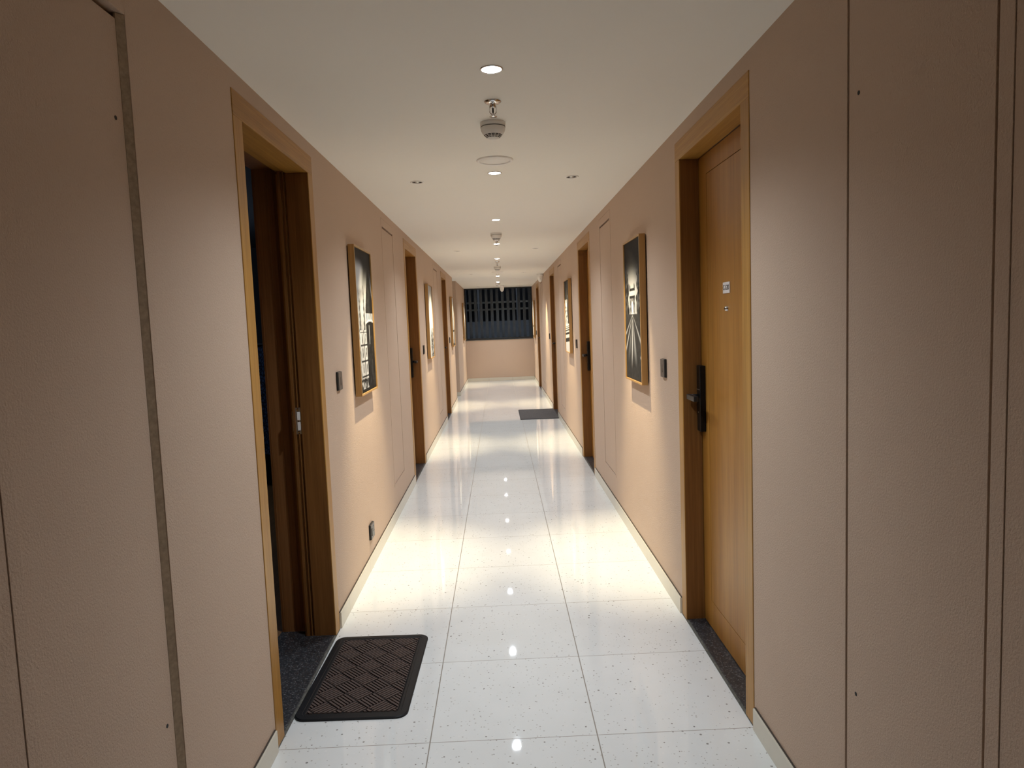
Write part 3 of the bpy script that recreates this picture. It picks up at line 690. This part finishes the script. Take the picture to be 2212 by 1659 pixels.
# smoke detectors
sd = empty('smoke_detector')
bm = BM(); lathe(bm, [(0.056, 0.0), (0.0555, -0.010), (0.0535, -0.019), (0.050, -0.019)], 40); obj('mounting_base', bm, mat_offwhite, sd)
prof = [(0.0535, -0.0205), (0.0525, -0.034), (0.047, -0.045), (0.040, -0.052), (0.025, -0.066), (0.014, -0.071), (0.0, -0.073)]
bm = BM(); lathe(bm, prof, 40); obj('sensor_cone', bm, mat_offwhite, sd)
bm = BM(); p0, p1 = Vector((0.040, -0.052)), Vector((0.025, -0.066)); nrm = Vector((0.68, -0.73))
for ring in range(3):
    f0, f1 = 0.04 + ring * 0.31, 0.24 + ring * 0.31
    for kq in range(14):
        a0, a1 = 2 * PI * (kq + 0.07) / 14, 2 * PI * (kq + 0.93) / 14
        q = []
        for f_, aa in ((f0, a0), (f0, (a0 + a1) / 2), (f0, a1), (f1, a1), (f1, (a0 + a1) / 2), (f1, a0)):
            p = p0.lerp(p1, f_) + nrm * 0.0006; q.append(bm.verts.new((p.x * math.cos(aa), p.x * math.sin(aa), p.y)))
        bm.faces.new((q[0], q[1], q[4], q[5])); bm.faces.new((q[1], q[2], q[3], q[4]))
obj('vent_slots', bm, mat_dark, sd)
bm = BM(); lathe(bm, [(0.0545, -0.0185), (0.0520, -0.0195), (0.0545, -0.0207)], 40); obj('shadow_groove', bm, mat_dark, sd)
for i, (y, lab) in enumerate(((3.175, 'white cone smoke detector nearest the viewer, behind the first sprinkler'), (7.02, 'second white smoke detector, before the fourth downlight'),
                              (11.13, 'third white smoke detector, before the second ceiling speaker'), (15.84, 'farthest white smoke detector, near the end window'))):
    o = sd if i == 0 else copy_tree(sd); o.location = (0.008 + 0.003 * (i > 1), y, CH); tag(o, lab, 'smoke detector', 'smoke detectors down the middle of the ceiling')
# ceiling speakers
cs = empty('ceiling_speaker')
bm = BM(); lathe(bm, [(0.099, 0.0), (0.099, -0.004), (0.094, -0.009), (0.084, -0.0085), (0.082, -0.004), (0.082, 0.0)], 56); obj('rim', bm, mat_white, cs)
bm = BM(); lathe(bm, [(0.082, -0.002), (0.081, -0.004), (0.05, -0.0065), (0.0, -0.0075)], 56); obj('grille', bm, mat_offwhite, cs)
for i, (y, lab) in enumerate(((3.885, 'round flat ceiling speaker nearest the viewer, behind the first smoke detector'), (12.36, 'far round ceiling speaker, behind the third smoke detector'))):
    o = cs if i == 0 else copy_tree(cs); o.location = (0.013, y, CH); tag(o, lab, 'speaker', 'round speakers in the ceiling')
# cameras
def dome_camera(loc, label):
    root = tag(empty('security_camera', loc), label, 'security camera')
    bm = BM(); lathe(bm, [(0.0, 0.0), (0.060, 0.0), (0.060, -0.035), (0.055, -0.045), (0.0, -0.045)], 36); obj('mounting_base', bm, mat_white, root)
    bm = BM(); lathe(bm, [(0.046, -0.040), (0.050, -0.060), (0.049, -0.085), (0.043, -0.112), (0.032, -0.138), (0.018, -0.152), (0.0, -0.156)], 36); obj('turret', bm, mat_white, root)
    bm = BM(); lathe(bm, [(0.0, 0.004), (0.012, 0.003), (0.016, 0.0), (0.016, -0.02)], 24)
    bmesh.ops.rotate(bm, verts=bm.verts[:], cent=(0, 0, 0), matrix=Matrix.Rotation(math.radians(112), 3, 'X')); bmesh.ops.translate(bm, verts=bm.verts[:], vec=(0.004, -0.046, -0.098))
    obj('lens', bm, mat_offwhite, root)
    bm = BM(); lathe(bm, [(0.0, 0.005), (0.004, 0.0046)], 12)
    bmesh.ops.rotate(bm, verts=bm.verts[:], cent=(0, 0, 0), matrix=Matrix.Rotation(math.radians(112), 3, 'X')); bmesh.ops.translate(bm, verts=bm.verts[:], vec=(0.004, -0.0465, -0.0985))
    obj('lens_glass', bm, mat_dark, root)
dome_camera((0.800, 13.28, CH), 'white turret security camera in the corner of ceiling and right wall')
dome_camera((0.104, 16.85, CH), 'white turret security camera hanging from the ceiling in front of the end window')

# ------------------------------------------------------------------ doormats
def clip(poly, inside, inter):
    out = []
    for i in range(len(poly)):
        a, b_ = poly[i - 1], poly[i]; ia, ib = inside(a), inside(b_)
        if ib:
            if not ia: out.append(inter(a, b_))
            out.append(b_)
        elif ia: out.append(inter(a, b_))
    return out
def clip_rect(poly, hu, hv):
    for ax, lim, sg in ((0, hu, 1), (0, hu, -1), (1, hv, 1), (1, hv, -1)):
        def inter(a, b_):
            t_ = (sg * lim - a[ax]) / (b_[ax] - a[ax]); return (a[0] + (b_[0] - a[0]) * t_, a[1] + (b_[1] - a[1]) * t_)
        poly = clip(poly, lambda p: sg * p[ax] <= lim + 1e-9, inter)
        if len(poly) < 3: return []
    return poly
def rrect(hu, hv, r, n=8):
    p = []
    for cx_, cy_, a0 in ((hu - r, hv - r, 0), (-hu + r, hv - r, PI / 2), (-hu + r, -hv + r, PI), (hu - r, -hv + r, 1.5 * PI)):
        p += [(cx_ + r * math.cos(a0 + PI / 2 * i / n), cy_ + r * math.sin(a0 + PI / 2 * i / n)) for i in range(n + 1)]
    return p
def ring_loop(bm, loops, mi=0, cap=True):
    vs = [[bm.verts.new(p) for p in l] for l in loops]; n = len(vs[0])
    for A, B in zip(vs, vs[1:]):
        for i in range(n):
            f = bm.faces.new((A[i], A[(i + 1) % n], B[(i + 1) % n], B[i])); f.material_index = mi
    if cap: bm.faces.new(vs[-1]); bm.faces.new(list(reversed(vs[0])))
HU, HV = 0.219, 0.358
dm = tag(empty('doormat', (-0.6215, 2.943, 0.0), math.radians(-1.2)), 'dark brown ribbed doormat with black rubber border at the open left doorway', 'doormat')
def L3(hu, hv, r, z): return [(x, y, z) for x, y in rrect(hu, hv, r)]
bm = BM(); ring_loop(bm, [L3(HU, HV, 0.045, 0.0), L3(HU, HV, 0.045, 0.006), L3(HU - 0.004, HV - 0.004, 0.042, 0.009), L3(HU - 0.026, HV - 0.026, 0.022, 0.010), L3(HU - 0.028, HV - 0.028, 0.02, 0.0085), L3(HU - 0.038, HV - 0.038, 0.012, 0.0085), L3(HU - 0.042, HV - 0.042, 0.01, 0.0055)])
obj('rubber_border', bm, mat_rubber, dm)
bm = BM(); fu, fv_ = HU - 0.043, HV - 0.043; blk, nrib = 0.082, 6
base_h, top_h = 0.0055, 0.0098
cs_, sn_ = math.cos(PI / 4), math.sin(PI / 4)
for gi in range(-9, 10):
    for gj in range(-9, 10):
        for r_ in range(nrib):
            pw = blk / nrib; gp = 0.0050
            if (gi + gj) % 2 == 0: q = [(gi * blk + gp / 2, gj * blk + r_ * pw + gp / 2), ((gi + 1) * blk - gp / 2, gj * blk + r_ * pw + gp / 2), ((gi + 1) * blk - gp / 2, gj * blk + (r_ + 1) * pw - gp / 2), (gi * blk + gp / 2, gj * blk + (r_ + 1) * pw - gp / 2)]
            else: q = [(gi * blk + r_ * pw + gp / 2, gj * blk + gp / 2), (gi * blk + (r_ + 1) * pw - gp / 2, gj * blk + gp / 2), (gi * blk + (r_ + 1) * pw - gp / 2, (gj + 1) * blk - gp / 2), (gi * blk + r_ * pw + gp / 2, (gj + 1) * blk - gp / 2)]
            q = [(x * cs_ - y * sn_, x * sn_ + y * cs_) for x, y in q]; q = clip_rect(q, fu, fv_)
            if len(q) < 3: continue
            ar = 0.5 * sum(q[i - 1][0] * q[i][1] - q[i][0] * q[i - 1][1] for i in range(len(q)))
            if abs(ar) < 8e-6: continue
            if ar < 0: q.reverse()
            mx, my = sum(p[0] for p in q) / len(q), sum(p[1] for p in q) / len(q)
            sh = [(mx + (p[0] - mx) * 0.94, my + (p[1] - my) * 0.94) for p in q]
            A = [bm.verts.new((*p, base_h - 0.0005)) for p in q]; B = [bm.verts.new((*p, top_h)) for p in sh]; n = len(q)
            bm.faces.new(B)
            for i in range(n): bm.faces.new((A[i], A[(i + 1) % n], B[(i + 1) % n], B[i]))
obj('ribbed_pile', bm, mat_rib, dm)
gm = tag(empty('floor_mat', (0.567, 11.22, 0.0)), 'plain dark grey mat on the floor at the third right door', 'doormat')
bm = BM(); ring_loop(bm, [L3(0.298, 0.585, 0.012, 0.0), L3(0.298, 0.585, 0.012, 0.006), L3(0.290, 0.577, 0.01, 0.008)]); obj('mat_backing', bm, mat_rubber_plain, gm)
bm = BM(); ring_loop(bm, [L3(0.289, 0.576, 0.01, 0.0081), L3(0.287, 0.574, 0.01, 0.011)]); obj('carpet_pile', bm, mat_mat2, gm)

# ------------------------------------------------------------------ outside the end window
ls = tag(empty('louver_screen', (0, YE + 0.22, 0)), 'tall slate vertical louver screen outside the end window', 'louver screen')
bm = BM(); n = 15
for i in range(n):
    x = -1.03 + i * 0.1385; box(bm, x, x + 0.072, -0.012, 0.028, 0.05, 2.9)
obj('slats', bm, mat_slat, ls)
bm = BM(); box(bm, -1.1, 1.12, 0.03, 0.07, 0.0, 0.06); box(bm, -1.1, 1.12, 0.03, 0.07, 2.86, 2.92)
box(bm, -1.1, -1.04, 0.03, 0.07, 0.06, 2.86); box(bm, 1.06, 1.12, 0.03, 0.07, 0.06, 2.86); obj('rails', bm, mat_winframe, ls)
nb = tag(empty('neighbouring_building', (0, YE + 3.2, 0)), 'dim neighbouring building seen between the louvers at the end', 'building')
bm = BM(); box(bm, -4, 4, 0.0, 0.3, -3.0, 1.52); box(bm, -4, -0.95, 0.02, 0.3, 1.52, 6); obj('parapet_wall', bm, mat_nb_wall, nb)
bm = BM(); box(bm, -4, 4, 1.2, 1.5, -3.0, 7.0); obj('upper_wall', bm, mat_nb_dark, nb)
for z in (1.86, 2.08):
    bm = BM(); box(bm, -3.8, 3.8, 1.05, 1.2, z, z + 0.055); obj('ledge', bm, mat_nb_ledge, nb)
bm = BM()
for x in (-1.7, -0.62, 0.55, 1.6): box(bm, x, x + 0.05, 0.3, 0.36, 1.52, 5.5)
obj('railing_posts', bm, mat_nb_wall, nb)
bm = BM(); box(bm, -9, 9, YE + 0.4, YE + 12, -3.2, -3.0)
tag(obj('ground', bm, plain('dark_yard_ground', (0.05, 0.05, 0.05), 0.9)), 'dark yard ground outside the end window', 'ground', kind='structure')
